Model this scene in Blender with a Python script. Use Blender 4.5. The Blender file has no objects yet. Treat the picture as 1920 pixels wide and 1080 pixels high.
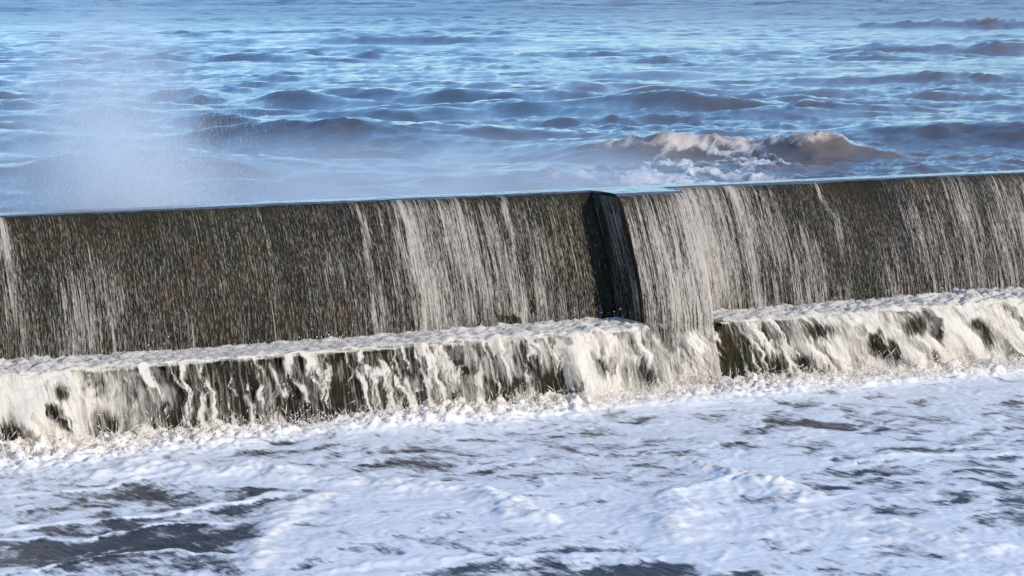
import bpy, math
import numpy as np

# ------------------------------------------------------------------ camera, sky, sun, exposure
scene = bpy.context.scene
COL = scene.collection
YAW = -math.radians(26.612)          # the view is turned this far from square-on to the wall
PITCH = math.radians(7.2365)
CAM = (0.0, -15.126, 3.07)

cam_data = bpy.data.cameras.new('camera')
cam_data.sensor_width = 36.0
cam_data.lens = 36.0 * 4300.0 / 1920.0
cam_data.clip_start = 0.1
cam_data.clip_end = 20000.0
cam = bpy.data.objects.new('camera', cam_data)
cam.location = CAM
cam.rotation_euler = (math.pi / 2 - PITCH, 0.0, YAW)
COL.objects.link(cam)
scene.camera = cam

SUN_EL = math.radians(22.0)
SUN_DIR = np.array([0.46, -0.89])     # horizontal direction towards the sun
SUN_DIR = SUN_DIR / np.linalg.norm(SUN_DIR)
SUN_AZ = math.atan2(SUN_DIR[0], SUN_DIR[1])

world = bpy.data.worlds.new('World')
scene.world = world
world.use_nodes = True
wn = world.node_tree
bg = wn.nodes['Background']
sky = wn.nodes.new('ShaderNodeTexSky')
sky.sky_type = 'NISHITA'
sky.sun_disc = False
sky.sun_elevation = SUN_EL
sky.sun_rotation = SUN_AZ
sky.altitude = 0.0
sky.air_density = 1.0
sky.dust_density = 0.0
sky.ozone_density = 6.0
wn.links.new(sky.outputs[0], bg.inputs['Color'])
bg.inputs['Strength'].default_value = 0.15

sun_data = bpy.data.lights.new('sun', 'SUN')
sun_data.energy = 2.5
sun_data.angle = math.radians(0.6)
sun_data.color = (1.0, 0.91, 0.79)
sun = bpy.data.objects.new('sun', sun_data)
ce, se = math.cos(SUN_EL), math.sin(SUN_EL)
sun.rotation_euler = (math.pi / 2 - SUN_EL, 0.0, math.atan2(SUN_DIR[0], -SUN_DIR[1]))
sun.location = (0, -20, 20)
COL.objects.link(sun)

scene.view_settings.view_transform = 'Standard'
scene.view_settings.look = 'None'
scene.view_settings.gamma = 1.0
scene.view_settings.use_curve_mapping = False
scene.view_settings.exposure = 0.64
scene.render.engine = 'CYCLES'
cy = scene.cycles
cy.use_denoising = True
cy.max_bounces = 6
cy.diffuse_bounces = 3
cy.glossy_bounces = 2
cy.transmission_bounces = 3
cy.volume_bounces = 3
cy.transparent_max_bounces = 24
cy.caustics_reflective = False
cy.caustics_refractive = False

# ------------------------------------------------------------------ numeric helpers
rng = np.random.default_rng(7)
PERM = np.concatenate([np.random.default_rng(3).permutation(256)] * 2)
GA = np.random.default_rng(4).random(256) * 2 * np.pi
GX, GY = np.cos(GA), np.sin(GA)


def perlin(x, y, seed=0):
    x = np.asarray(x, float) + seed * 17.31
    y = np.asarray(y, float) - seed * 9.77
    xi = np.floor(x); yi = np.floor(y)
    xf = x - xi; yf = y - yi
    xi = xi.astype(np.int64) & 255; yi = yi.astype(np.int64) & 255
    u = xf * xf * xf * (xf * (xf * 6 - 15) + 10)
    v = yf * yf * yf * (yf * (yf * 6 - 15) + 10)

    def g(ix, iy, dx, dy):
        h = PERM[PERM[ix & 255] + (iy & 255)]
        return GX[h] * dx + GY[h] * dy
    n00 = g(xi, yi, xf, yf); n10 = g(xi + 1, yi, xf - 1, yf)
    n01 = g(xi, yi + 1, xf, yf - 1); n11 = g(xi + 1, yi + 1, xf - 1, yf - 1)
    a = n00 + u * (n10 - n00); b = n01 + u * (n11 - n01)
    return (a + v * (b - a)) * 1.5


def fbm(x, y, octv=4, seed=0, gain=0.5, lac=2.03):
    s = 0.0; a = 1.0; t = 0.0
    for i in range(octv):
        s = s + a * perlin(x, y, seed + i * 3)
        t += a; a *= gain
        x = np.asarray(x) * lac; y = np.asarray(y) * lac
    return s / t


def ridged(x, y, octv=4, seed=0, gain=0.55):
    s = 0.0; a = 1.0; t = 0.0
    for i in range(octv):
        s = s + a * (1 - np.abs(perlin(x, y, seed + i * 5)) * 1.6)
        t += a; a *= gain
        x = np.asarray(x) * 2.07; y = np.asarray(y) * 2.07
    return s / t


def billow(x, y, octv=4, seed=0, gain=0.5):
    s = 0.0; a = 1.0; t = 0.0
    for i in range(octv):
        s = s + a * np.abs(perlin(x, y, seed + i * 5)) * 1.8
        t += a; a *= gain
        x = np.asarray(x) * 2.05; y = np.asarray(y) * 2.05
    return s / t


def sstep(a, b, x):
    t = np.clip((x - a) / (b - a), 0, 1)
    return t * t * (3 - 2 * t)


CR, SR = math.cos(YAW), math.sin(YAW)


def rot(X, Y, cx, cyy):
    """offset in a frame turned with the wave fronts (r along the crest, w out to sea)"""
    dx, dy = X - cx, Y - cyy
    return dx * CR + dy * SR, -dx * SR + dy * CR


def ellipse(X, Y, e):
    r, w = rot(X, Y, e[0], e[1])
    return e[4] * np.exp(-((r / e[2]) ** 2 + (w / e[3]) ** 2))


def polydist(X, Y, P):
    d = np.full(X.shape, 1e9)
    for (ax, ay), (bx, by) in zip(P[:-1], P[1:]):
        vx, vy = bx - ax, by - ay
        t = np.clip(((X - ax) * vx + (Y - ay) * vy) / (vx * vx + vy * vy), 0, 1)
        d = np.minimum(d, np.hypot(X - ax - t * vx, Y - ay - t * vy))
    return d


# ------------------------------------------------------------------ mesh helpers
def mesh_obj(name, V, F, mat, parent=None, smooth=True, attrs=None, uv=None):
    V = np.ascontiguousarray(V, dtype=np.float32); F = np.ascontiguousarray(F, dtype=np.int32)
    me = bpy.data.meshes.new(name)
    k = F.shape[1]
    me.vertices.add(len(V)); me.vertices.foreach_set('co', V.ravel())
    me.loops.add(F.size); me.loops.foreach_set('vertex_index', F.ravel())
    me.polygons.add(len(F))
    me.polygons.foreach_set('loop_start', np.arange(0, F.size, k, dtype=np.int32))
    me.polygons.foreach_set('loop_total', np.full(len(F), k, dtype=np.int32))
    me.polygons.foreach_set('use_smooth', np.full(len(F), smooth, dtype=bool))
    me.update(calc_edges=True)
    for an, av in (attrs or {}).items():
        a = me.attributes.new(an, 'FLOAT', 'POINT')
        a.data.foreach_set('value', np.ascontiguousarray(av, dtype=np.float32).ravel())
    if uv is not None:
        a = me.attributes.new('flow', 'FLOAT_VECTOR', 'POINT')
        a.data.foreach_set('vector', np.ascontiguousarray(uv, dtype=np.float32).ravel())
    me.materials.append(mat)
    o = bpy.data.objects.new(name, me)
    COL.objects.link(o)
    if parent is not None:
        o.parent = parent
        o.matrix_parent_inverse = parent.matrix_basis.inverted()
    return o


def grid_faces(nr, nc, flip=False):
    i = np.arange(nr - 1)[:, None] * nc + np.arange(nc - 1)[None, :]
    q = np.stack([i, i + 1, i + nc + 1, i + nc], -1).reshape(-1, 4)
    return q[:, ::-1] if flip else q


def tag(o, label=None, cat=None, kind=None, group=None):
    if label: o['label'] = label
    if cat: o['category'] = cat
    if kind: o['kind'] = kind
    if group: o['group'] = group
    return o


# ------------------------------------------------------------------ materials
def new_mat(name):
    m = bpy.data.materials.new(name); m.use_nodes = True
    nt = m.node_tree; nt.nodes.clear()
    out = nt.nodes.new('ShaderNodeOutputMaterial')
    return m, nt, out


def N(nt, t, **kw):
    n = nt.nodes.new(t)
    for k, v in kw.items():
        setattr(n, k, v)
    return n


def L(nt, a, b):
    nt.links.new(a, b)


def setin(nt, sock, v):
    if isinstance(v, bpy.types.NodeSocket): nt.links.new(v, sock)
    else: sock.default_value = v


def mth(nt, op, a, b=0.0, clamp=False):
    n = N(nt, 'ShaderNodeMath', operation=op, use_clamp=clamp)
    setin(nt, n.inputs[0], a); setin(nt, n.inputs[1], b)
    return n.outputs[0]


def mixc(nt, fac, a, b):
    n = N(nt, 'ShaderNodeMix', data_type='RGBA')
    setin(nt, n.inputs['Factor'], fac)
    setin(nt, n.inputs[6], a); setin(nt, n.inputs[7], b)
    return n.outputs[2]


def attr(nt, name, vec=False):
    n = N(nt, 'ShaderNodeAttribute', attribute_name=name)
    return n.outputs['Vector' if vec else 'Fac']


def noise(nt, vec, scale, detail=4.0, rough=0.55, sxyz=None, dist=0.0):
    if sxyz:
        mp = N(nt, 'ShaderNodeMapping'); mp.inputs['Scale'].default_value = sxyz
        L(nt, vec, mp.inputs['Vector']); vec = mp.outputs[0]
    n = N(nt, 'ShaderNodeTexNoise')
    n.inputs['Scale'].default_value = scale; n.inputs['Detail'].default_value = detail
    n.inputs['Roughness'].default_value = rough; n.inputs['Distortion'].default_value = dist
    L(nt, vec, n.inputs['Vector'])
    return n.outputs['Fac']


def ramp(nt, fac, lo, hi, a=0.0, b=1.0):
    n = N(nt, 'ShaderNodeMapRange', interpolation_type='SMOOTHSTEP')
    setin(nt, n.inputs['Value'], fac)
    n.inputs['From Min'].default_value = lo; n.inputs['From Max'].default_value = hi
    n.inputs['To Min'].default_value = a; n.inputs['To Max'].default_value = b
    return n.outputs[0]


def geo_pos(nt):
    return N(nt, 'ShaderNodeNewGeometry').outputs['Position']


def bump(nt, h, strength, dist):
    n = N(nt, 'ShaderNodeBump'); n.inputs['Strength'].default_value = strength
    n.inputs['Distance'].default_value = dist
    L(nt, h, n.inputs['Height'])
    return n.outputs[0]


def principled(nt, col, rough, spec=0.5, ior=1.33, normal=None):
    p = N(nt, 'ShaderNodeBsdfPrincipled')
    setin(nt, p.inputs['Base Color'], col); setin(nt, p.inputs['Roughness'], rough)
    p.inputs['IOR'].default_value = ior; p.inputs['Specular IOR Level'].default_value = spec
    if normal is not None: L(nt, normal, p.inputs['Normal'])
    return p


def mix_sh(nt, fac, a, b):
    m = N(nt, 'ShaderNodeMixShader'); setin(nt, m.inputs[0], fac)
    L(nt, a, m.inputs[1]); L(nt, b, m.inputs[2])
    return m.outputs[0]


# silty sea water with foam where the crests break
M_SEA, nt, out = new_mat('silty_sea_water')
pos = geo_pos(nt)
b1 = noise(nt, pos, 5.0, 6.0, 0.68, (0.6, 1.0, 1.0))
b2 = noise(nt, pos, 0.55, 5.0, 0.6, (0.6, 1.0, 1.0))
far = mth(nt, 'MULTIPLY', mth(nt, 'MULTIPLY', b2, attr(nt, 'far')), 9.0)
b1 = mth(nt, 'ADD', b1, far)
sx = N(nt, 'ShaderNodeSeparateXYZ'); L(nt, pos, sx.inputs[0])
across = mth(nt, 'SUBTRACT', sx.outputs[0], mth(nt, 'MULTIPLY', sx.outputs[1], 0.5))      # siltier water drifts in along one shore
silt = mth(nt, 'ADD', noise(nt, pos, 0.12, 3.0, 0.5), mth(nt, 'MULTIPLY', mth(nt, 'SUBTRACT', across, 9.0), 0.022))
col = mixc(nt, ramp(nt, silt, 0.3, 0.8), (0.075, 0.085, 0.100, 1), (0.155, 0.118, 0.098, 1))
pw = principled(nt, col, attr(nt, 'rough'), 0.5, 1.6, bump(nt, b1, 0.6, 0.035))
fn = noise(nt, pos, 7.0, 5.0, 0.65)
fo = mth(nt, 'ADD', attr(nt, 'foam'), mth(nt, 'MULTIPLY', mth(nt, 'SUBTRACT', fn, 0.5), 0.9))
ff = ramp(nt, fo, 0.44, 0.92, 0.0, 0.85)
pf = principled(nt, mixc(nt, attr(nt, 'crest'), (0.76, 0.72, 0.68, 1), (0.58, 0.46, 0.37, 1)), 0.8, 0.1, 1.33, bump(nt, fn, 0.6, 0.08))
L(nt, mix_sh(nt, ff, pw.outputs[0], pf.outputs[0]), out.inputs['Surface'])

# foam-covered flood running over the promenade
M_FLOOD, nt, out = new_mat('foaming_flood_water')
pos = geo_pos(nt)
mp = N(nt, 'ShaderNodeMapping'); mp.inputs['Rotation'].default_value = (0, 0, math.radians(-6))
L(nt, pos, mp.inputs['Vector'])
rip = noise(nt, mp.outputs[0], 26.0, 5.0, 0.62, (1.0, 0.24, 1.0), 0.3)
fine = noise(nt, pos, 38.0, 5.0, 0.65)
wcol = mixc(nt, ramp(nt, fine, 0.4, 0.65), (0.014, 0.017, 0.024, 1), (0.045, 0.048, 0.055, 1))
pw = principled(nt, wcol, 0.28, 0.5, 1.5, bump(nt, rip, 1.0, 0.035))
fo = mth(nt, 'ADD', attr(nt, 'foam'), mth(nt, 'MULTIPLY', mth(nt, 'SUBTRACT', fine, 0.5), 0.55))
fo = mth(nt, 'ADD', fo, mth(nt, 'MULTIPLY', mth(nt, 'SUBTRACT', rip, 0.5), 1.25))
vor = N(nt, 'ShaderNodeTexVoronoi', feature='SMOOTH_F1'); vor.inputs['Scale'].default_value = 9.0
wv = N(nt, 'ShaderNodeVectorMath', operation='ADD'); L(nt, pos, wv.inputs[0])
nw = N(nt, 'ShaderNodeTexNoise'); nw.inputs['Scale'].default_value = 5.0; nw.inputs['Detail'].default_value = 3.0
L(nt, pos, nw.inputs['Vector'])
sw = N(nt, 'ShaderNodeVectorMath', operation='SCALE'); sw.inputs['Scale'].default_value = 0.35
L(nt, nw.outputs['Color'], sw.inputs[0]); L(nt, sw.outputs[0], wv.inputs[1])
L(nt, wv.outputs[0], vor.inputs['Vector'])
fo = mth(nt, 'ADD', fo, mth(nt, 'MULTIPLY', mth(nt, 'SUBTRACT', vor.outputs['Distance'], 0.42), 0.55))
ff = ramp(nt, fo, 0.05, 0.74)
fcol = mixc(nt, attr(nt, 'silt'), (0.89, 0.87, 0.83, 1), (0.86, 0.71, 0.53, 1))
pf = principled(nt, fcol, 0.5, 0.4, 1.33, bump(nt, fine, 0.15, 0.015))
L(nt, mix_sh(nt, ff, pw.outputs[0], pf.outputs[0]), out.inputs['Surface'])

# wet, weed-stained concrete
M_WALL, nt, out = new_mat('wet_weedy_concrete')
pos = geo_pos(nt)
big = noise(nt, pos, 0.9, 4.0, 0.6)
mid = noise(nt, pos, 5.0, 5.0, 0.65, (1.0, 1.0, 0.45))
grit = noise(nt, pos, 70.0, 4.0, 0.7)
col = mixc(nt, ramp(nt, big, 0.35, 0.65), (0.018, 0.014, 0.009, 1), (0.022, 0.020, 0.007, 1))
col = mixc(nt, ramp(nt, mid, 0.45, 0.75), col, (0.046, 0.026, 0.009, 1))
col = mixc(nt, ramp(nt, grit, 0.58, 0.8), col, (0.06, 0.050, 0.036, 1))
rg = ramp(nt, mid, 0.3, 0.7, 0.25, 0.5)
hb = mth(nt, 'ADD', mth(nt, 'MULTIPLY', mid, 0.5), grit)
p = principled(nt, col, rg, 0.25, 1.33, bump(nt, hb, 1.0, 0.02))
L(nt, p.outputs[0], out.inputs['Surface'])

# thin aerated film running down the wall: alpha from flow streaks
M_FILM, nt, out = new_mat('running_water_film')
fl = attr(nt, 'flow', True)
st1 = noise(nt, fl, 1.0, 4.0, 0.65, (88.0, 20.0, 1.0), 0.5)
st2 = noise(nt, fl, 1.0, 4.0, 0.6, (34.0, 1.8, 1.0), 0.6)
st3 = noise(nt, fl, 1.0, 3.0, 0.6, (110.0, 2.6, 1.0), 0.4)
s = mth(nt, 'ADD', mth(nt, 'MULTIPLY', st1, 0.70), mth(nt, 'MULTIPLY', st2, 0.75))
s = mth(nt, 'ADD', s, mth(nt, 'MULTIPLY', st3, 0.85))
a_in = mth(nt, 'ADD', mth(nt, 'SUBTRACT', s, 1.15), attr(nt, 'dens'))
al = ramp(nt, a_in, 0.34, 0.78, 0.0, 0.85)
veil = ramp(nt, mth(nt, 'ADD', mth(nt, 'MULTIPLY', st1, 0.6), mth(nt, 'MULTIPLY', st3, 0.4)), 0.46, 0.66, 0.0, 0.34)
veil = mth(nt, 'MULTIPLY', veil, ramp(nt, attr(nt, 'dens'), 0.05, 0.40))
al = mth(nt, 'MAXIMUM', al, veil)
tr = N(nt, 'ShaderNodeBsdfTransparent')
df = principled(nt, (0.50, 0.43, 0.35, 1), 0.45, 0.5, 1.33, bump(nt, st1, 0.6, 0.01))
L(nt, mix_sh(nt, al, tr.outputs[0], df.outputs[0]), out.inputs['Surface'])

# thick white water pouring off the step
M_FALL, nt, out = new_mat('white_falling_water')
fl = attr(nt, 'flow', True)
st1 = noise(nt, fl, 1.0, 5.0, 0.6, (75.0, 8.0, 1.0), 0.5)
st2 = noise(nt, fl, 1.0, 5.0, 0.6, (24.0, 3.5, 1.0), 0.8)
s = mth(nt, 'ADD', mth(nt, 'MULTIPLY', st1, 0.45), mth(nt, 'MULTIPLY', st2, 0.55))
a_in = mth(nt, 'ADD', mth(nt, 'MULTIPLY', mth(nt, 'SUBTRACT', s, 0.5), 1.5), attr(nt, 'dens'))
al = ramp(nt, a_in, 0.26, 0.80, 0.0, 0.97)
vs = noise(nt, fl, 1.0, 5.0, 0.62, (45.0, 3.2, 1.0), 0.5)
va = ramp(nt, mth(nt, 'ADD', vs, mth(nt, 'MULTIPLY', attr(nt, 'dens'), 0.35)), 0.50, 0.86, 0.0, 0.55)
al = mth(nt, 'MAXIMUM', al, va)
tr = N(nt, 'ShaderNodeBsdfTransparent')
df = principled(nt, (0.89, 0.80, 0.67, 1), 0.6, 0.2, 1.33, bump(nt, s, 0.7, 0.03))
tl = N(nt, 'ShaderNodeBsdfTranslucent'); tl.inputs['Color'].default_value = (0.89, 0.78, 0.63, 1)
body = mix_sh(nt, 0.3, df.outputs[0], tl.outputs[0])
L(nt, mix_sh(nt, al, tr.outputs[0], body), out.inputs['Surface'])

M_SHEET, nt, out = new_mat('overtopping_sheet_water')
p = principled(nt, (0.10, 0.10, 0.10, 1), 0.10, 0.5, 1.4, bump(nt, noise(nt, geo_pos(nt), 9.0, 4.0, 0.6), 0.5, 0.02))
L(nt, p.outputs[0], out.inputs['Surface'])

# droplets and strands of broken water
M_DROP, nt, out = new_mat('white_droplets')
p = principled(nt, (0.87, 0.78, 0.66, 1), 0.4, 0.4)
L(nt, p.outputs[0], out.inputs['Surface'])

M_STRAND, nt, out = new_mat('water_strand')
p = principled(nt, (0.54, 0.49, 0.42, 1), 0.35, 0.5)
L(nt, p.outputs[0], out.inputs['Surface'])

M_SPRAY, nt, out = new_mat('fine_spray_droplets')
tr = N(nt, 'ShaderNodeBsdfTransparent')
p = principled(nt, (0.85, 0.87, 0.90, 1), 0.4, 0.4)
L(nt, mix_sh(nt, 0.35, tr.outputs[0], p.outputs[0]), out.inputs['Surface'])

# promenade under the flood
M_GROUND, nt, out = new_mat('wet_promenade')
pos = geo_pos(nt)
g1 = noise(nt, pos, 40.0, 4.0, 0.7)
g2 = noise(nt, pos, 1.5, 6.0, 0.65, (0.5, 1.0, 1.0))
wc = mixc(nt, g1, (0.04, 0.04, 0.042, 1), (0.08, 0.078, 0.076, 1))
pw = principled(nt, wc, 0.2, 0.5)
pf = principled(nt, (0.86, 0.86, 0.85, 1), 0.8, 0.1)
L(nt, mix_sh(nt, ramp(nt, g2, 0.42, 0.6), pw.outputs[0], pf.outputs[0]), out.inputs['Surface'])

# ------------------------------------------------------------------ the sea wall profile
Z_STEP, Z_TOP = 0.50, 1.512
Y_BASE, BAT = 0.57, 0.42            # foot of the upper face on the step; how far the face leans back
Y_NOSE = Y_BASE + BAT
TOP_W = 0.22
PIER = 0.42                         # how far the pier stands forward of the upper face
PX0, PX1 = 8.80, 9.43               # the pier along the wall


def upper_face(t):
    """t 0 at the nose .. 1 at the step; slightly hollow face with a rounded nose"""
    y = Y_NOSE - BAT * (1 - (1 - t) ** 1.5)
    z = Z_TOP - (Z_TOP - Z_STEP) * t
    r = np.exp(-t / 0.02)
    return y + 0.035 * r, z - 0.012 * (1 - r) * 0


def pier_face(t):
    """t 0 at the nose .. 1 at the promenade"""
    z = Z_TOP * (1 - t) - 0.02 * t
    tu = np.clip((Z_TOP - z) / (Z_TOP - Z_STEP), 0, 1)
    y = Y_NOSE - BAT * (1 - (1 - tu) ** 1.5) - PIER
    low = np.clip((Z_STEP - z) / Z_STEP, 0, 1)
    y = y - 0.16 * low
    return y + 0.035 * np.exp(-t / 0.015), z


def profile_section(name, x0, x1, prof, parent, mat, dx=0.03, amp=0.009, cap=True, label=None):
    """sweep a closed profile (list of (y,z)) along the wall with rough relief"""
    n = max(2, int((x1 - x0) / dx) + 1)
    xs = np.linspace(x0, x1, n)
    P = np.array(prof)
    m = len(P)
    X = np.repeat(xs[:, None], m, 1)
    Y = np.repeat(P[None, :, 0], n, 0); Z = np.repeat(P[None, :, 1], n, 0)
    s = np.concatenate([[0], np.cumsum(np.hypot(*np.diff(P, axis=0).T))])
    S = np.repeat(s[None, :], n, 0)
    rel = fbm(X * 9, S * 7, 4, 5) * amp + fbm(X * 0.8, S * 0.7, 3, 9) * amp * 1.6
    edge = np.minimum(xs - x0, x1 - xs)[:, None]
    rel = rel - 0.012 * np.exp(-edge / 0.012)            # arrises worn at the joints
    nrm = np.gradient(P, axis=0); nrm = np.stack([nrm[:, 1], -nrm[:, 0]], 1)
    nrm /= np.maximum(np.linalg.norm(nrm, axis=1, keepdims=True), 1e-6)
    Y = Y + rel * nrm[None, :, 0]; Z = Z + rel * nrm[None, :, 1]
    V = np.stack([X, Y, Z], -1).reshape(-1, 3)
    o = mesh_obj(name, V, grid_faces(n, m), mat, parent)
    if cap:                                              # close both ends
        me = o.data
        import bmesh
        bm = bmesh.new(); bm.from_mesh(me); bm.verts.ensure_lookup_table()
        bm.faces.new([bm.verts[i] for i in range(m)][::-1])
        bm.faces.new([bm.verts[(n - 1) * m + i] for i in range(m)])
        bmesh.ops.triangulate(bm, faces=[f for f in bm.faces if len(f.verts) > 4])
        bm.to_mesh(me); bm.free()
    if label: o['label'] = label
    return o


tt = np.linspace(0, 1, 46)
yu, zu = upper_face(tt)
back = [(Y_NOSE + TOP_W, -0.6)] + [(Y_NOSE + TOP_W, z) for z in np.linspace(0.2, Z_TOP - 0.03, 4)]
top = [(y, Z_TOP) for y in np.linspace(Y_NOSE + TOP_W - 0.03, Y_NOSE + 0.07, 8)]
UPPER = back + top + list(zip(yu, zu)) + [(Y_BASE - 0.001, -0.6)]
yp, zp = pier_face(np.linspace(0, 1, 60))
PIERP = [(Y_BASE + 0.3, -0.3), (Y_BASE + 0.3, Z_STEP)] + [(Y_NOSE + 0.10, Z_TOP - 0.03)] + \
        [(y, Z_TOP + 0.003) for y in np.linspace(Y_NOSE + 0.07, Y_NOSE - PIER + 0.07, 6)] + list(zip(yp, zp)) + [(yp[-1], -0.3)]
STEPP = [(Y_BASE + 0.05, -0.3), (Y_BASE + 0.05, Z_STEP - 0.003)] + [(y, Z_STEP) for y in np.linspace(Y_BASE - 0.02, 0.14, 6)] + \
        [(0.105, Z_STEP - 0.012), (0.088, Z_STEP - 0.035)] + [(0.08 - 0.06 * (1 - z / Z_STEP), z) for z in np.linspace(Z_STEP - 0.06, 0.0, 14)] + [(0.015, -0.3)]

wall = bpy.data.objects.new('sea_wall', None)
wall.location = (8.0, 0.6, 0.0)
COL.objects.link(wall)
bpy.context.view_layer.update()
tag(wall, 'dark wet concrete sea wall with a projecting pier and a low step, water streaming down', 'sea wall', 'thing')
for i, (a, b) in enumerate([(-6, -0.01), (0, 7.97), (7.985, 13.99), (14.0, 19.99), (20.0, 30.0)]):
    profile_section('wall_panel', a, b, UPPER, wall, M_WALL)
profile_section('pier', PX0, PX1, PIERP, wall, M_WALL, dx=0.02, label='projecting pier of the sea wall, its shaded side almost black')
for a, b in [(-6, 0.99), (1.0, 7.975), (7.985, PX0 - 0.002), (PX1 + 0.002, 14.99), (15.0, 22.0), (22.01, 30.0)]:
    profile_section('step', a, b, STEPP, wall, M_WALL, dx=0.02, amp=0.035)

# ------------------------------------------------------------------ promenade sheet
V = np.array([[-40, -60, -0.06], [60, -60, -0.06], [60, 0.3, -0.06], [-40, 0.3, -0.06]])
tag(mesh_obj('promenade', V, np.array([[0, 1, 2, 3]]), M_GROUND), 'wet promenade under the foaming flood', None, 'structure')

# ------------------------------------------------------------------ flood water with foam relief
DARK = [(4.15, -1.61, 0.76, 0.43, 1), (3.44, -2.88, 0.95, 0.55, 1.35), (4.07, -2.69, 0.46, 0.29, 0.7), (6.11, -1.69, 0.45, 0.31, 0.55),
        (6.0, -1.04, 0.72, 0.18, 0.5), (5.83, -4.64, 0.51, 0.21, 1.5), (8.5, -3.62, 0.87, 0.48, 0.25), (9.15, -0.94, 0.24, 0.18, 0.6),
        (7.37, -4.49, 0.61, 0.39, 0.25), (5.77, -3.54, 0.37, 0.33, 0.3), (7.39, -1.74, 0.72, 0.37, 0.35), (9.68, -1.8, 0.58, 0.42, 0.3)]
WHITE = [(5.05, -1.35, 0.9, 0.3, 0.8), (5.83, -2.45, 0.66, 0.46, 0.8), (4.98, -3.43, 0.69, 0.64, 0.7), (6.52, -3.13, 0.65, 0.59, 0.6),
         (7.31, -3.69, 0.64, 0.87, 0.7), (7.75, -4.68, 0.61, 0.66, 0.4), (10.25, -0.59, 1.33, 0.49, 0.6), (8.96, -0.1, 1.04, 0.48, 0.6),
         (4.02, -0.25, 0.54, 0.4, 0.7)]
RIDGES = [([(3.2, -2.41), (3.5, -2.53), (3.86, -2.5), (4.07, -2.49), (4.4, -2.5)], 0.035, 0.015, 0.0),
          ([(3.05, -3.25), (3.4, -3.05), (3.83, -3.08), (4.18, -3.24)], 0.035, 0.015, 0.0),
          ([(3.4, -1.35), (3.75, -1.35), (4.23, -1.13), (4.5, -1.05)], 0.04, 0.02, 0.1),
          ([(4.6, -3.97), (5.0, -3.85), (5.35, -3.95), (5.5, -4.25)], 0.06, 0.02, 0.0),
          ([(6.95, -4.2), (7.35, -4.3), (7.55, -4.65), (7.7, -5.1)], 0.06, 0.03, 0.2),
          ([(8.6, -2.75), (9.2, -2.85), (9.75, -3.0), (10.1, -3.15)], 0.05, 0.02, 0.0),
          ([(4.18, -0.91), (4.59, -0.77), (4.79, -1.26), (5.11, -1.19), (5.28, -1.52), (5.64, -1.88), (5.87, -2.21), (6.07, -2.57), (6.13, -3.18)], 0.13, 0.075, 0.35),
          ([(4.19, -3.45), (4.51, -2.91), (4.81, -2.44), (5.18, -2.13)], 0.10, 0.05, 0.5),
          ([(6.63, -4.04), (6.85, -3.54), (7.22, -3.15), (7.65, -2.83), (7.82, -3.14), (7.84, -3.46)], 0.14, 0.06, 0.2),
          ([(5.45, -4.25), (5.68, -4.18), (6.08, -4.43), (6.39, -4.53), (6.38, -4.89)], 0.05, 0.02, 0.0),
          ([(7.68, -2.38), (7.76, -2.52), (7.84, -2.78), (7.88, -3.1)], 0.10, 0.09, 0.9),
          ([(3.19, -2.1), (3.54, -2.2), (4.13, -2.18), (4.66, -2.12), (5.03, -1.97)], 0.05, 0.02, 0.0),
          ([(7.59, -3.83), (7.76, -4.15), (7.89, -4.75), (8.0, -5.09)], 0.12, 0.05, 0.2)]
xs = np.concatenate([np.linspace(-3, 2.2, 60)[:-1], np.linspace(2.2, 13.6, 820), np.linspace(13.6, 22, 90)[1:]])
ys = np.concatenate([np.linspace(-9, -6.2, 50)[:-1], np.linspace(-6.2, 0.14, 370)])
X, Y = np.meshgrid(xs, ys)
wx = X + 0.30 * fbm(X * 1.6, Y * 1.6, 4, 21); wy = Y + 0.40 * fbm(X * 1.6, Y * 1.6, 4, 22)
cov = 0.66 + 0.55 * fbm(wx * 0.9, wy * 1.1, 5, 31)
for e in DARK: cov = cov - ellipse(wx, wy, e) * 0.52
for e in WHITE: cov = cov + ellipse(wx, wy, e) * 0.42
lace = ridged(wx * 2.2 + 0.3 * Y, wy * 2.6, 4, 41)
cov = cov + (lace - 0.60) * 1.05
Hgt = 0.018 * fbm(X * 0.9, Y * 1.2, 3, 51)
silt = np.zeros_like(X)
ridge_sum = np.zeros_like(X)
for P, wd, h, sl in RIDGES:
    d = polydist(wx * 0.75 + X * 0.25, wy * 0.75 + Y * 0.25, P)
    k = np.exp(-(d / wd) ** 2)
    cov = cov + k * 0.55
    ridge_sum = ridge_sum + k * h * 12
    Hgt = Hgt + 0.45 * k * h * (0.55 + 0.9 * billow(X * 5, Y * 5, 3, 61))
    silt = np.maximum(silt, (0.15 * (sl > 0) + 0.85 * sl) * np.exp(-(d / (wd * 1.3)) ** 2) * (0.6 + 0.6 * fbm(X * 4, Y * 4, 2, 77)))
# boiling froth where the fall lands along the foot of the step
reach = 0.22 + 0.16 * fbm(X * 0.8, X * 0, 2, 83) + 0.10 * fbm(X * 3.5, Y * 2.0, 3, 84) + 0.22 * np.exp(-((X - 3.9) / 0.7) ** 2)
foot = np.exp(-((Y + 0.16) / np.clip(reach, 0.08, 0.7)) ** 2)
foot = np.where(Y > -0.16, 1.0, foot) * (0.75 + 0.6 * fbm(X * 1.1, Y * 0.2, 3, 81))
cov = cov + foot * 0.9
boil = billow(X * 7, Y * 7, 4, 91, 0.6)
Hgt = Hgt + np.clip(foot, 0, 1.2) * (0.02 + 0.10 * boil)
silt = np.maximum(silt, np.clip(foot * 1.1, 0, 1) * 0.75)
Hgt = Hgt + np.clip(foot, 0, 1.2) * 0.03 * billow(X * 22, Y * 22, 2, 95)
foam = np.clip(cov, -0.3, 1.4)
fm = sstep(0.25, 0.9, foam)
lump = billow(wx * 7, wy * 5, 4, 101, 0.55)
Hgt = Hgt + fm * (0.010 * lump + 0.0015 * fbm(X * 30, Y * 30, 2, 111))
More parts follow.
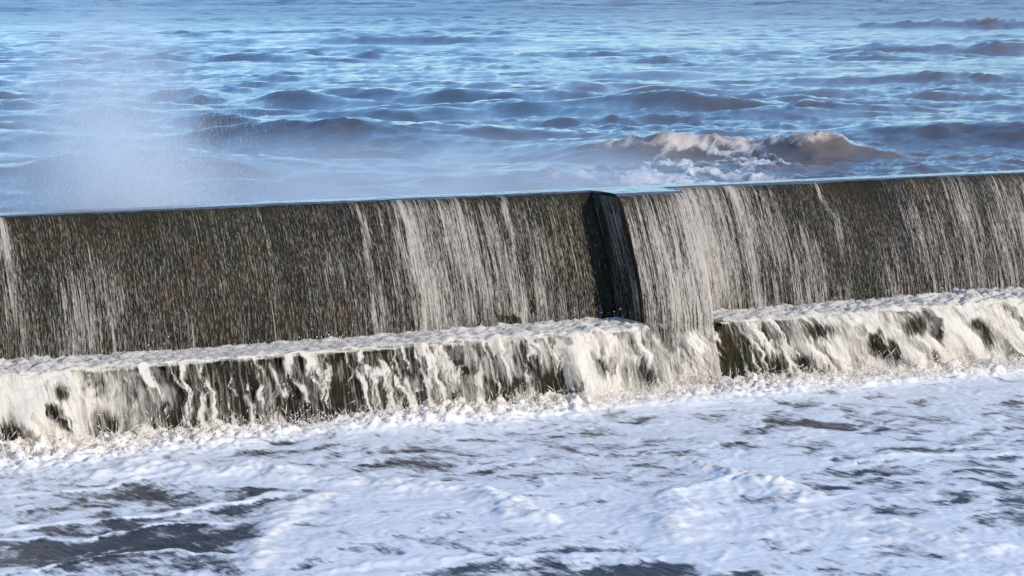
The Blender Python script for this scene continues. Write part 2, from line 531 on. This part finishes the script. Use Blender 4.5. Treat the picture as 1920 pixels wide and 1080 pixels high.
rr, rw = rot(X, Y, 0, 0)
ca, sa = math.cos(1.1), math.sin(1.1)
q1 = X * ca - Y * sa; q2 = X * sa + Y * ca
Hgt = Hgt + (1 - fm) * 0.006 * fbm(X * 16, Y * 4, 3, 121)
V = np.stack([X, Y, Hgt], -1).reshape(-1, 3)
tag(mesh_obj('flood_water', V, grid_faces(len(ys), len(xs)), M_FLOOD, attrs={'foam': foam, 'silt': np.clip(silt, 0, 1)}),
    'foam-streaked flood water spread over the promenade', None, 'structure')

# ------------------------------------------------------------------ water film on the upper wall
def film_density(X, T):
    d = 0.345 + 0.17 * fbm(X * 0.7, T * 0.4, 3, 131) + 0.22 * fbm(X * 4.0 - T * 0.3, T * 0.9, 4, 132)
    d = d + 0.10 * sstep(0.0, 0.5, T) - 0.10 * np.exp(-T / 0.03)
    d = d - 0.12 * np.exp(-((X - 5.6) / 0.9) ** 2)
    d = d + 0.10 * np.exp(-((X - 4.5) / 0.18) ** 2) * sstep(0.3, 0.7, T)
    d = d + 0.10 * np.exp(-((X - 7.4) / 0.6) ** 2)
    d = d + 0.22 * np.exp(-((X - 9.65) / 0.35) ** 2)
    d = d - 0.10 * np.exp(-((X - 11.3) / 0.35) ** 2)
    for cx, w in [(7.98, 0.03), (4.05, 0.03), (5.95, 0.02), (6.75, 0.035), (7.1, 0.02), (10.1, 0.03), (11.0, 0.03)]:
        d = d + 0.36 * np.exp(-((X - cx - 0.10 * fbm(T * 2.0, X * 0 + cx, 2, 140)) / w) ** 2) * (0.6 + 0.4 * np.cos(T * 5))
    return d


Mtop = M_SHEET
for nm, xa, xb, ya in [('a', -5.9, 30.0, Y_NOSE + 0.035), ('b', PX0 + 0.01, PX1 - 0.01, Y_NOSE - PIER + 0.03)]:
    nx = int((xb - xa) / 0.03) + 2
    X, S = np.meshgrid(np.linspace(xa, xb, nx), np.linspace(0, 1, 12))
    yb = Y_NOSE + TOP_W + 0.10 if nm == 'a' else Y_NOSE + 0.034
    Yv = ya + (yb - ya) * S
    Zv = Z_TOP + (0.012 if nm == 'a' else 0.016) + 0.007 * fbm(X * 1.2, Yv * 1.5, 4, 145) + 0.004 * fbm(X * 9, Yv * 6, 3, 146) - 0.022 * np.exp(-S / 0.05) - (0.10 * sstep(0.85, 1, S) if nm == 'a' else 0)
    o = mesh_obj('overtopping_sheet', np.stack([X, Yv, Zv], -1).reshape(-1, 3), grid_faces(12, nx), Mtop)
    tag(o, ['smooth bright sheet of water lying along the top of the sea wall', 'smooth bright sheet of water on top of the projecting pier'][nm == 'b'], 'water', 'stuff')

film_seg = []
for nm, xa, xb, prof, bias in [('a', 1.0, 8.76, upper_face, 0.0), ('b', PX0 + 0.005, PX1 - 0.005, pier_face, 0.17), ('c', PX1 + 0.01, 18.0, upper_face, 0.03)]:
    nx = int((xb - xa) / 0.02) + 2; nt_ = 70
    X, T = np.meshgrid(np.linspace(xa, xb, nx), np.linspace(0.0, 1.0, nt_))
    yy, zz = prof(T)
    D = film_density(X, T) + bias
    if nm == 'a': D = D - 0.15 * sstep(8.62, 8.70, X + 0.02 * T)
    off = 0.012 + 0.012 * fbm(X * 6, T * 3, 3, 151)
    yy = yy - off; zz = zz + off * 0.35
    ln = T * (1.1 if nm != 'b' else 1.6)
    film_seg.append((np.stack([X, yy, zz], -1).reshape(-1, 3), grid_faces(nt_, nx, True), D.ravel(), np.stack([X + (0 if nm != 'b' else 3.3), ln, X * 0], -1).reshape(-1, 3)))


def join(seg):
    V, F, D, U = [], [], [], []
    o = 0
    for v, f, d, u in seg:
        V.append(v); F.append(f + o); D.append(d); U.append(u); o += len(v)
    return np.concatenate(V), np.concatenate(F), np.concatenate(D), np.concatenate(U)


Yg, Tg = np.meshgrid(np.linspace(0.02, 0.98, 24), np.linspace(0.01, 0.99, 60))
zz = Z_TOP - (Z_TOP - Z_STEP) * Tg
yy = Y_NOSE - BAT * (1 - (1 - Tg) ** 1.5) - PIER * Yg
film_seg.append((np.stack([np.full_like(yy, PX0 - 0.014), yy, zz], -1).reshape(-1, 3), grid_faces(60, 24), (0.44 + 0.2 * fbm(Yg * 4, Tg, 3, 161)).ravel(),
                 np.stack([Yg * PIER + 40, Tg * 1.1, Yg * 0], -1).reshape(-1, 3)))
V, F, D, U = join(film_seg)
tag(mesh_obj('water_film', V, F, M_FILM, attrs={'dens': D}, uv=U), 'thin white streaks of water running down the dark upper wall', 'water', 'stuff')


def slivers(P0, P1, width, side):
    """thin four-sided spindles from P0 to P1"""
    n = len(P0)
    mid = P0 * 0.4 + P1 * 0.6
    ax = P1 - P0; ax /= np.maximum(np.linalg.norm(ax, axis=1, keepdims=True), 1e-9)
    s1 = np.cross(ax, side); s1 /= np.maximum(np.linalg.norm(s1, axis=1, keepdims=True), 1e-9)
    s2 = np.cross(ax, s1)
    w = width[:, None]
    V = np.stack([P0, mid + s1 * w, mid + s2 * w, mid - s1 * w, mid - s2 * w, P1], 1).reshape(-1, 3)
    b = (np.arange(n) * 6)[:, None, None]
    T = np.array([[0, 1, 2], [0, 2, 3], [0, 3, 4], [0, 4, 1], [5, 2, 1], [5, 3, 2], [5, 4, 3], [5, 1, 4]])[None]
    return V, (b + T).reshape(-1, 3)


# strands and drops on the wall face
n = 15000
X = rng.uniform(2.5, 14.5, n); T = rng.uniform(0.03, 0.98, n) ** 0.85
pier = (X > PX0) & (X < PX1)
den = film_density(X, T) + np.where(pier, 0.14, 0)
den = den - 0.6 * ((X > 8.64) & (X < 8.8))
keep = rng.random(n) < np.clip((den - 0.10) * 2.4, 0.02, 1)
X, T, pier = X[keep], T[keep], pier[keep]
ln = rng.uniform(0.02, 0.11, len(X)) * (0.5 + T)
T2 = np.minimum(T + ln / np.where(pier, 1.6, 1.1), 1.0)


def onface(X, T, pier, off):
    ya, za = upper_face(T); yb, zb = pier_face(T)
    y = np.where(pier, yb, ya); z = np.where(pier, zb, za)
    return np.stack([X, y - off, z + off * 0.3], -1)


off = rng.uniform(0.012, 0.035, len(X))
A = onface(X, T, pier, off); B = onface(X + rng.normal(0, 0.004, len(X)), T2, pier, off + rng.uniform(0, 0.012, len(X)))
V, F = slivers(A, B, rng.uniform(0.0005, 0.0013, len(X)), np.array([[1.0, 0.2, 0.1]]))
tag(mesh_obj('water_strands', V, F, M_STRAND, smooth=True), 'countless fine falling strands and drops glinting on the dark wall', 'water', 'stuff')

# ------------------------------------------------------------------ white water over the step
def flow_q(X):
    """how much water pours off the step at X"""
    xs_ = [1.0, 3.2, 3.9, 4.35, 4.75, 5.2, 5.8, 6.4, 6.9, 7.35, 7.75, 7.95, 8.05, 8.3, 8.75, 9.4, 9.6, 10.0, 10.5, 11.2, 12.0, 18.0]
    qs_ = [0.80, 0.78, 0.80, 0.70, 0.50, 0.38, 0.34, 0.38, 0.48, 0.58, 0.66, 0.50, 0.80, 0.78, 0.62, 0.40, 0.52, 0.60, 0.70, 0.76, 0.80, 0.80]
    return np.interp(X, xs_, qs_)


GAPS = [(3.78, 0.09, 0.16, 0.13), (4.06, 0.29, 0.066, 0.055), (4.46, 0.1, 0.09, 0.075), (4.16, 0.41, 0.05, 0.045), (4.96, 0.1, 0.054, 0.06),
        (5.85, 0.14, 0.08, 0.1), (6.22, 0.15, 0.08, 0.11), (7.73, 0.36, 0.08, 0.14), (7.89, 0.2, 0.08, 0.085), (7.42, 0.16, 0.07, 0.08),
        (7.6, 0.2, 0.045, 0.08), (8.72, 0.18, 0.075, 0.085), (8.32, 0.31, 0.045, 0.085), (9.54, 0.29, 0.12, 0.15), (9.89, 0.16, 0.1, 0.1),
        (10.17, 0.14, 0.06, 0.07), (10.34, 0.41, 0.12, 0.06), (10.96, 0.26, 0.09, 0.085), (11.1, 0.11, 0.06, 0.055), (11.42, 0.11, 0.06, 0.06),
        (11.25, 0.39, 0.13, 0.07), (11.99, 0.27, 0.10, 0.10), (11.89, 0.37, 0.085, 0.04)]
seg = []
NS = 136
for layer, (spread, dmul, seed) in enumerate([(0.35, -0.05, 201), (1.0, 0.0, 231)]):
    for xa, xb in [(2.2, 15.0)]:
        nx = int((xb - xa) / 0.0125) + 2
        X0, S = np.meshgrid(np.linspace(xa, xb, nx), np.linspace(0, 1, NS))
        q = flow_q(X0)
        s_top = 0.42
        on = np.clip(S / s_top, 0, 1)                     # along the step top
        fall = np.clip((S - s_top) / (1 - s_top), 0, 1)   # over the edge and down
        slant = np.where(X0 > 9, 0.16, 0.05)
        Xw = X0 - slant * fall + 0.10 * fbm(X0 * 3, fall * 3, 3, seed + 17) * sstep(0, 0.3, fall)
        Fw = fall + 0.30 * fbm(X0 * 5, fall * 2, 3, seed + 19)
        bulge = fbm(Xw * 2.4, fall * 0.7, 3, seed)
        veil = fbm(Xw * 5.5, Fw * 0.85, 4, seed + 1)
        lace = ridged(Xw * 7.0, Fw * 0.55, 4, seed + 5)
        lace = sstep(0.58, 0.95, lace)
        throw = (0.045 + 0.42 * np.clip(q - 0.3, 0, 1) * (0.8 + 0.8 * bulge)) * spread + 0.02
        y = Y_BASE + 0.01 - on * (Y_BASE - 0.085 + (0.035 * fbm(X0 * 3, X0 * 0, 3, 271) + 0.03) * spread)
        y = y - throw * np.sqrt(fall + 1e-9) * (0.85 + 0.15 * fall)
        z = Z_STEP + 0.02 + 0.012 * spread - (Z_STEP + 0.03) * fall ** 1.25
        froth = billow(X0 * 5 + S * 0.7, S * 8, 4, seed + 7, 0.55)
        bank = 0.5 + 0.7 * fbm(X0 * 0.9, S * 0, 2, seed + 9)
        z = z + (1 - fall) ** 2 * (0.004 + 0.125 * (0.22 + 0.72 * q) * froth * np.clip(bank, 0.5, 1.4)) * spread
        y = y - fall * (1 - fall) * 0.08 * veil * spread
        drift = 0.12 * fall * (0.4 + q) * spread * np.where(X0 > 9, 1.7, 0.6)
        X = X0 + drift + 0.012 * fbm(X0 * 12, S * 5, 3, seed + 11)
        over = sstep(0.0, 0.10, fall)
        dens = q + dmul + 0.50 * veil * over + over * (1.15 - q) * (1.05 * lace - 0.30)
        dens = dens + 0.42 * (1 - over) + 0.25 * sstep(0.82, 1.0, fall)
        hole = fbm(Xw * 3.0, Fw * 1.6, 3, seed + 13)
        dens = dens - 0.75 * sstep(0.10, 0.42, hole) * sstep(0.03, 0.16, fall) * (1 - 0.5 * sstep(0.8, 1, fall))
        for hx, hz, hw, hh in GAPS:
            dens = dens - (0.9 if layer else 1.1) * np.exp(-((X0 + drift - 0.28 * (z - hz) * 0 - hx + 0.30 * (z - hz) + 0.10 * veil) / hw) ** 2 - ((z - hz + 0.10 * bulge) / hh) ** 2) * over * (0.5 + 0.9 * np.clip(0.5 + lace * -0.6 + veil, 0, 1))
        inpier = (X0 > PX0 - 0.02) & (X0 < PX1 + 0.02)
        dens = np.where(inpier & (fall < 0.25), dens - 0.8 * (1 - sstep(0.0, 0.25, fall)), dens)
        y = np.where(inpier, np.minimum(y, 0.13 - 0.17 * fall), y)
        streaktop = fbm(X0 * 2.0, on * 9, 4, seed + 23)
        dens = np.where(inpier, dens, np.maximum(dens, 0.95 * (1 - over)))
        dens = dens - 0.38 * sstep(0.2, 0.5, streaktop) * (1 - over) * sstep(0.1, 0.4, on)
        seg.append((np.stack([X, y, z], -1).reshape(-1, 3), grid_faces(NS, nx, True), dens.ravel(),
                    np.stack([X0, S * 1.15 + layer * 5.0, X0 * 0], -1).reshape(-1, 3)))
V, F, D, U = join(seg)
tag(mesh_obj('step_cascade', V, F, M_FALL, attrs={'dens': D}, uv=U), 'cream white water frothing across the low step and cascading off its edge', 'water', 'stuff')

# splash drops and spikes where the cascade lands, and a few tossed above the step
n = 22000
X = rng.uniform(2.5, 14.5, n); q = flow_q(X)
keep = rng.random(n) < np.clip(q * 1.2, 0.2, 1)
X, q = X[keep], q[keep]; n = len(X)
Y0 = 0.02 - (0.10 + 0.35 * np.clip(q - 0.3, 0, 1)) + rng.normal(0, 0.10, n)
Z0 = 0.03 + rng.exponential(0.035, n) * (0.5 + 1.2 * np.clip(fbm(X * 2.2, X * 0, 3, 305) + 0.5, 0, 1.2))
A = np.stack([X, np.minimum(Y0, 0.0), Z0], -1)
dirv = np.stack([rng.normal(0, 0.6, n), rng.normal(-0.35, 0.5, n), rng.uniform(0.2, 1.2, n)], -1)
dirv /= np.linalg.norm(dirv, axis=1, keepdims=True)
B = A + dirv * rng.exponential(0.028, n)[:, None].clip(0.006, 0.16)
V1, F1 = slivers(A, B, rng.uniform(0.001, 0.0035, n), np.array([[0.3, 1.0, 0.1]]))
n = 2600
X = rng.uniform(2.5, 14.5, n); X = X[(X < 8.75) | (X > 9.45)]; n = len(X)
cl = np.clip(fbm(X * 1.5, X * 0, 3, 301) * 2 + 0.5, 0.0, 1)
A = np.stack([X, Y_BASE - rng.uniform(0.03, 0.35, n), Z_STEP + 0.03 + rng.exponential(0.03, n) * (0.3 + cl)], -1)
dirv = np.stack([rng.normal(0, 0.5, n), rng.normal(-0.2, 0.4, n), rng.uniform(-0.4, 1.0, n)], -1)
dirv /= np.linalg.norm(dirv, axis=1, keepdims=True)
B = A + dirv * rng.uniform(0.005, 0.025, n)[:, None]
V2, F2 = slivers(A, B, rng.uniform(0.0015, 0.0045, n), np.array([[0.3, 1.0, 0.1]]))
tag(mesh_obj('splash_drops', np.concatenate([V1, V2]), np.concatenate([F1, F2 + len(V1)]), M_DROP),
    'spiky white splash thrown up along the foot of the step', 'splash', 'stuff')

# ------------------------------------------------------------------ the sea
def ocean(Lt, n, wdir, lmin, lmax, seed, power=3.4, spread=4.0):
    r = np.random.default_rng(seed)
    k1 = np.fft.fftfreq(n, 1.0 / n) * 2 * np.pi / Lt
    kx, ky = np.meshgrid(k1, k1)
    k = np.hypot(kx, ky); k[0, 0] = 1e9
    lam = 2 * np.pi / k
    c = (kx * wdir[0] + ky * wdir[1]) / k
    amp = k ** (-power / 2) * np.abs(c) ** (spread / 2) * np.where(c < 0, 0.35, 1.0)
    amp = amp * np.exp(-(lam / lmax) ** 2 * 0.5) * np.exp(-(lmin / lam) ** 4)
    h = amp * (r.normal(size=(n, n)) + 1j * r.normal(size=(n, n)))
    hh = np.real(np.fft.ifft2(h))
    dx = np.real(np.fft.ifft2(-1j * kx / k * h)); dy = np.real(np.fft.ifft2(-1j * ky / k * h))
    s = hh.std()
    return hh / s, dx / s, dy / s


def samp(A, X, Y, Lt):
    n = A.shape[0]
    u = (X / Lt * n) % n; v = (Y / Lt * n) % n
    i = np.floor(u).astype(int); j = np.floor(v).astype(int); fu = u - i; fv = v - j
    i %= n; j %= n; i1 = (i + 1) % n; j1 = (j + 1) % n
    return (A[j, i] * (1 - fu) + A[j, i1] * fu) * (1 - fv) + (A[j1, i] * (1 - fu) + A[j1, i1] * fu) * fv


WD = np.array([-0.30, -0.954])
swell = ocean(131.0, 768, WD, 1.2, 9.0, 11, 2.9, 1.2)
chop = ocean(29.0, 640, WD, 0.2, 1.8, 12, 3.0, 1.2)

rows = np.concatenate([np.linspace(1.3, 14, 150)[:-1], 14 * (3000 / 14.0) ** np.linspace(0, 1, 560), [5000.0, 9000.0]])
nc = 640
lat = np.linspace(-1, 1, nc)
Yr = np.repeat(rows[:, None], nc, 1)
half = 11 + 0.34 * rows
mid = 8.0 + 0.52 * rows
Xr = mid[:, None] + half[:, None] * lat[None, :]
dist = np.hypot(Xr, Yr + 15)
f_sw = 1 / (1 + (dist / 2500) ** 2); f_ch = 1 / (1 + (dist / 110) ** 2)
near = sstep(1.2, 7.0, Yr)
hs, dxs, dys = [samp(a, Xr, Yr, 131.0) for a in swell]
longw = ocean(1100.0, 512, WD, 11.0, 60.0, 13, 3.4, 2.0)[0]
hl = samp(longw, Xr, Yr, 1100.0)
hc, dxc, dyc = [samp(a, Xr, Yr, 29.0) for a in chop]
gust = np.clip(0.75 + 1.7 * fbm(Xr * 0.045, Yr * 0.08, 4, 401), 0.55, 1.8)
a_sw = 0.072 * (0.8 + 0.9 * fbm(Xr * 0.03, Yr * 0.04, 2, 403)) * f_sw * (0.25 + 0.75 * near)
a_ch = 0.024 * f_ch * gust * (0.35 + 0.65 * near)
Z = 0.78 + a_sw * hs + a_ch * hc + 0.5 * hl * sstep(120, 600, dist) * (dist < 4500)
Xd = Xr - (a_sw * dxs * 0.9 + a_ch * dxc * 0.9); Yd = Yr - (a_sw * dys * 0.9 + a_ch * dyc * 0.9)
# standing crests: (x, y, half length, height, breaking)
CRESTS = [(15.2, 19.2, 2.4, 0.30, 0.12), (17.0, 13.6, 2.0, 0.31, 1.05), (18.8, 12.4, 0.7, 0.30, 0.8), (12.9, 9.8, 0.9, 0.22, 0.3),
          (23.0, 14.4, 2.6, 0.40, 0.05), (25.2, 24.5, 2.6, 0.28, 0.1), (38.4, 34.8, 4.0, 0.34, 0.1), (108, 122.0, 11.0, 0.8, 0.9),
          (8.6, 13.6, 2.6, 0.26, 0.15), (48.0, 90.0, 6.0, 0.4, 0.1), (60, 62, 6, 0.35, 0.1)]
foam = np.zeros_like(Z)
crest = np.zeros_like(Z)
wob = fbm(Xr * 0.5, Yr * 0.5, 3, 411)
for cx, cyy, ln_, h, br in CRESTS:
    r, w = rot(Xr, Yr, cx, cyy)
    w = w + 0.8 * wob + 0.06 * r * r / ln_
    sc = max(1.0, ln_ / 3.0)
    wf = np.where(w < 0, 0.75 * sc, 1.8 * sc)                # steep towards the wall, long behind
    env = np.exp(-(r / ln_) ** 2)
    k = np.exp(-(w / wf) ** 2) * env
    Z = Z + h * k * (0.85 + 0.3 * wob)
    crest = crest + br * k * (0.8 + 0.8 * fbm(Xr * 3, Yr * 3, 3, 429))
    Yd = Yd - 0.55 * h * np.exp(-((w + 0.1) / (0.5 * sc)) ** 2) * env
    foam = foam + br * np.exp(-((w + 0.15 * sc) / (0.45 * sc)) ** 2) * env * (0.75 + 0.7 * fbm(Xr * 2.2, Yr * 2.2, 3, 427))
# foam spread in front of the breaking crest, towards the wall
for e in [(15.6, 10.6, 1.5, 1.9, 0.9), (14.6, 8.0, 2.4, 1.2, 0.85), (16.9, 12.0, 0.9, 1.2, 0.9), (14.4, 9.6, 0.7, 1.4, 0.7), (13.6, 6.0, 2.2, 1.2, 0.55)]:
    foam = foam + ellipse(Xr + 0.5 * wob, Yr + 0.9 * wob, e) * np.clip(1.1 * fbm(Xr * 1.1, Yr * 0.8, 4, 421) + 2.2 * (ridged(Xr * 1.6 + wob, Yr * 1.1 + wob, 4, 425) - 0.36), 0, 1.2) * 1.15
caps = hs * 0.5 + hc * 0.35
foam = foam + sstep(1.75, 2.3, caps) * sstep(0.1, 0.45, fbm(Xr * 0.12, Yr * 0.12, 3, 431)) * 0.7 * near
foam = np.clip(foam, 0, 1.1)
Z = Z + sstep(0.3, 0.9, foam) * 0.09 * billow(Xr * 3, Yr * 3, 4, 441) * (dist < 120)
Z = Z + 0.55 * np.exp(-(Yr - 1.3) / 2.0)
Z = np.where(Yr < 2.2, np.minimum(Z, 1.47), Z)
rough = 0.08 + 0.16 * sstep(20, 300, dist)
V = np.stack([Xd, np.maximum(Yd, 1.25), Z], -1).reshape(-1, 3)
tag(mesh_obj('sea', V, grid_faces(len(rows), nc), M_SEA, attrs={'foam': foam, 'rough': rough, 'far': sstep(40, 260, dist), 'crest': np.clip(crest, 0, 1)}), 'choppy silt-brown sea reflecting blue sky behind the wall', None, 'structure')

# ------------------------------------------------------------------ spray falling behind the wall, and mist
n = 36000
cx = np.where(rng.random(n) < 0.75, rng.normal(5.35, 0.45, n), rng.uniform(3.8, 6.6, n))
A = np.stack([cx, rng.uniform(1.7, 3.4, n), 0.9 + np.abs(rng.normal(0, 0.75, n))], -1)
B = A + np.stack([rng.normal(0.004, 0.004, n), rng.normal(0, 0.003, n), -rng.uniform(0.01, 0.06, n)], -1)
V, F = slivers(A, B, rng.uniform(0.0005, 0.0009, n) + 0.0015 * rng.random(n) ** 12, np.array([[1.0, 0.2, 0.0]]))
tag(mesh_obj('sea_spray', V, F, M_SPRAY), 'column of falling spray drops hanging over the sea behind the wall', 'spray', 'stuff')


def mist(name, loc, scale, dens, label, noise_scale=1.2):
    import bmesh
    m, nt, out = new_mat(name + '_air')
    tc = N(nt, 'ShaderNodeTexCoord')
    ln = N(nt, 'ShaderNodeVectorMath', operation='LENGTH'); L(nt, tc.outputs['Object'], ln.inputs[0])
    fall = ramp(nt, ln.outputs['Value'], 0.15, 0.98, 1.0, 0.0)
    nz = ramp(nt, noise(nt, geo_pos(nt), noise_scale, 3.0, 0.6), 0.3, 0.7, 0.25, 1.2)
    d = mth(nt, 'MULTIPLY', mth(nt, 'MULTIPLY', fall, nz), dens)
    pv = N(nt, 'ShaderNodeVolumePrincipled')
    pv.inputs['Color'].default_value = (0.90, 0.95, 1.0, 1)
    pv.inputs['Anisotropy'].default_value = 0.1
    L(nt, d, pv.inputs['Density'])
    L(nt, pv.outputs[0], out.inputs['Volume'])
    bm = bmesh.new(); bmesh.ops.create_icosphere(bm, subdivisions=4, radius=1.0)
    me = bpy.data.meshes.new(name); bm.to_mesh(me); bm.free()
    me.materials.append(m)
    o = bpy.data.objects.new(name, me); COL.objects.link(o)
    o.location = loc; o.scale = scale
    return tag(o, label, 'mist', 'stuff')


mist('spray_mist', (5.3, 2.7, 1.25), (1.2, 0.95, 2.2), 3.3, 'pale burst of mist rising behind the wall at its near end')
mist('spray_burst', (5.1, 2.1, 1.35), (0.62, 0.5, 0.75), 5.0, 'dense white heart of the spray just above the wall top', 2.2)
mist('drifting_mist', (8.6, 5.2, 0.95), (6.0, 3.6, 1.0), 0.6, 'thin low mist drifting over the water behind the wall', 0.7)
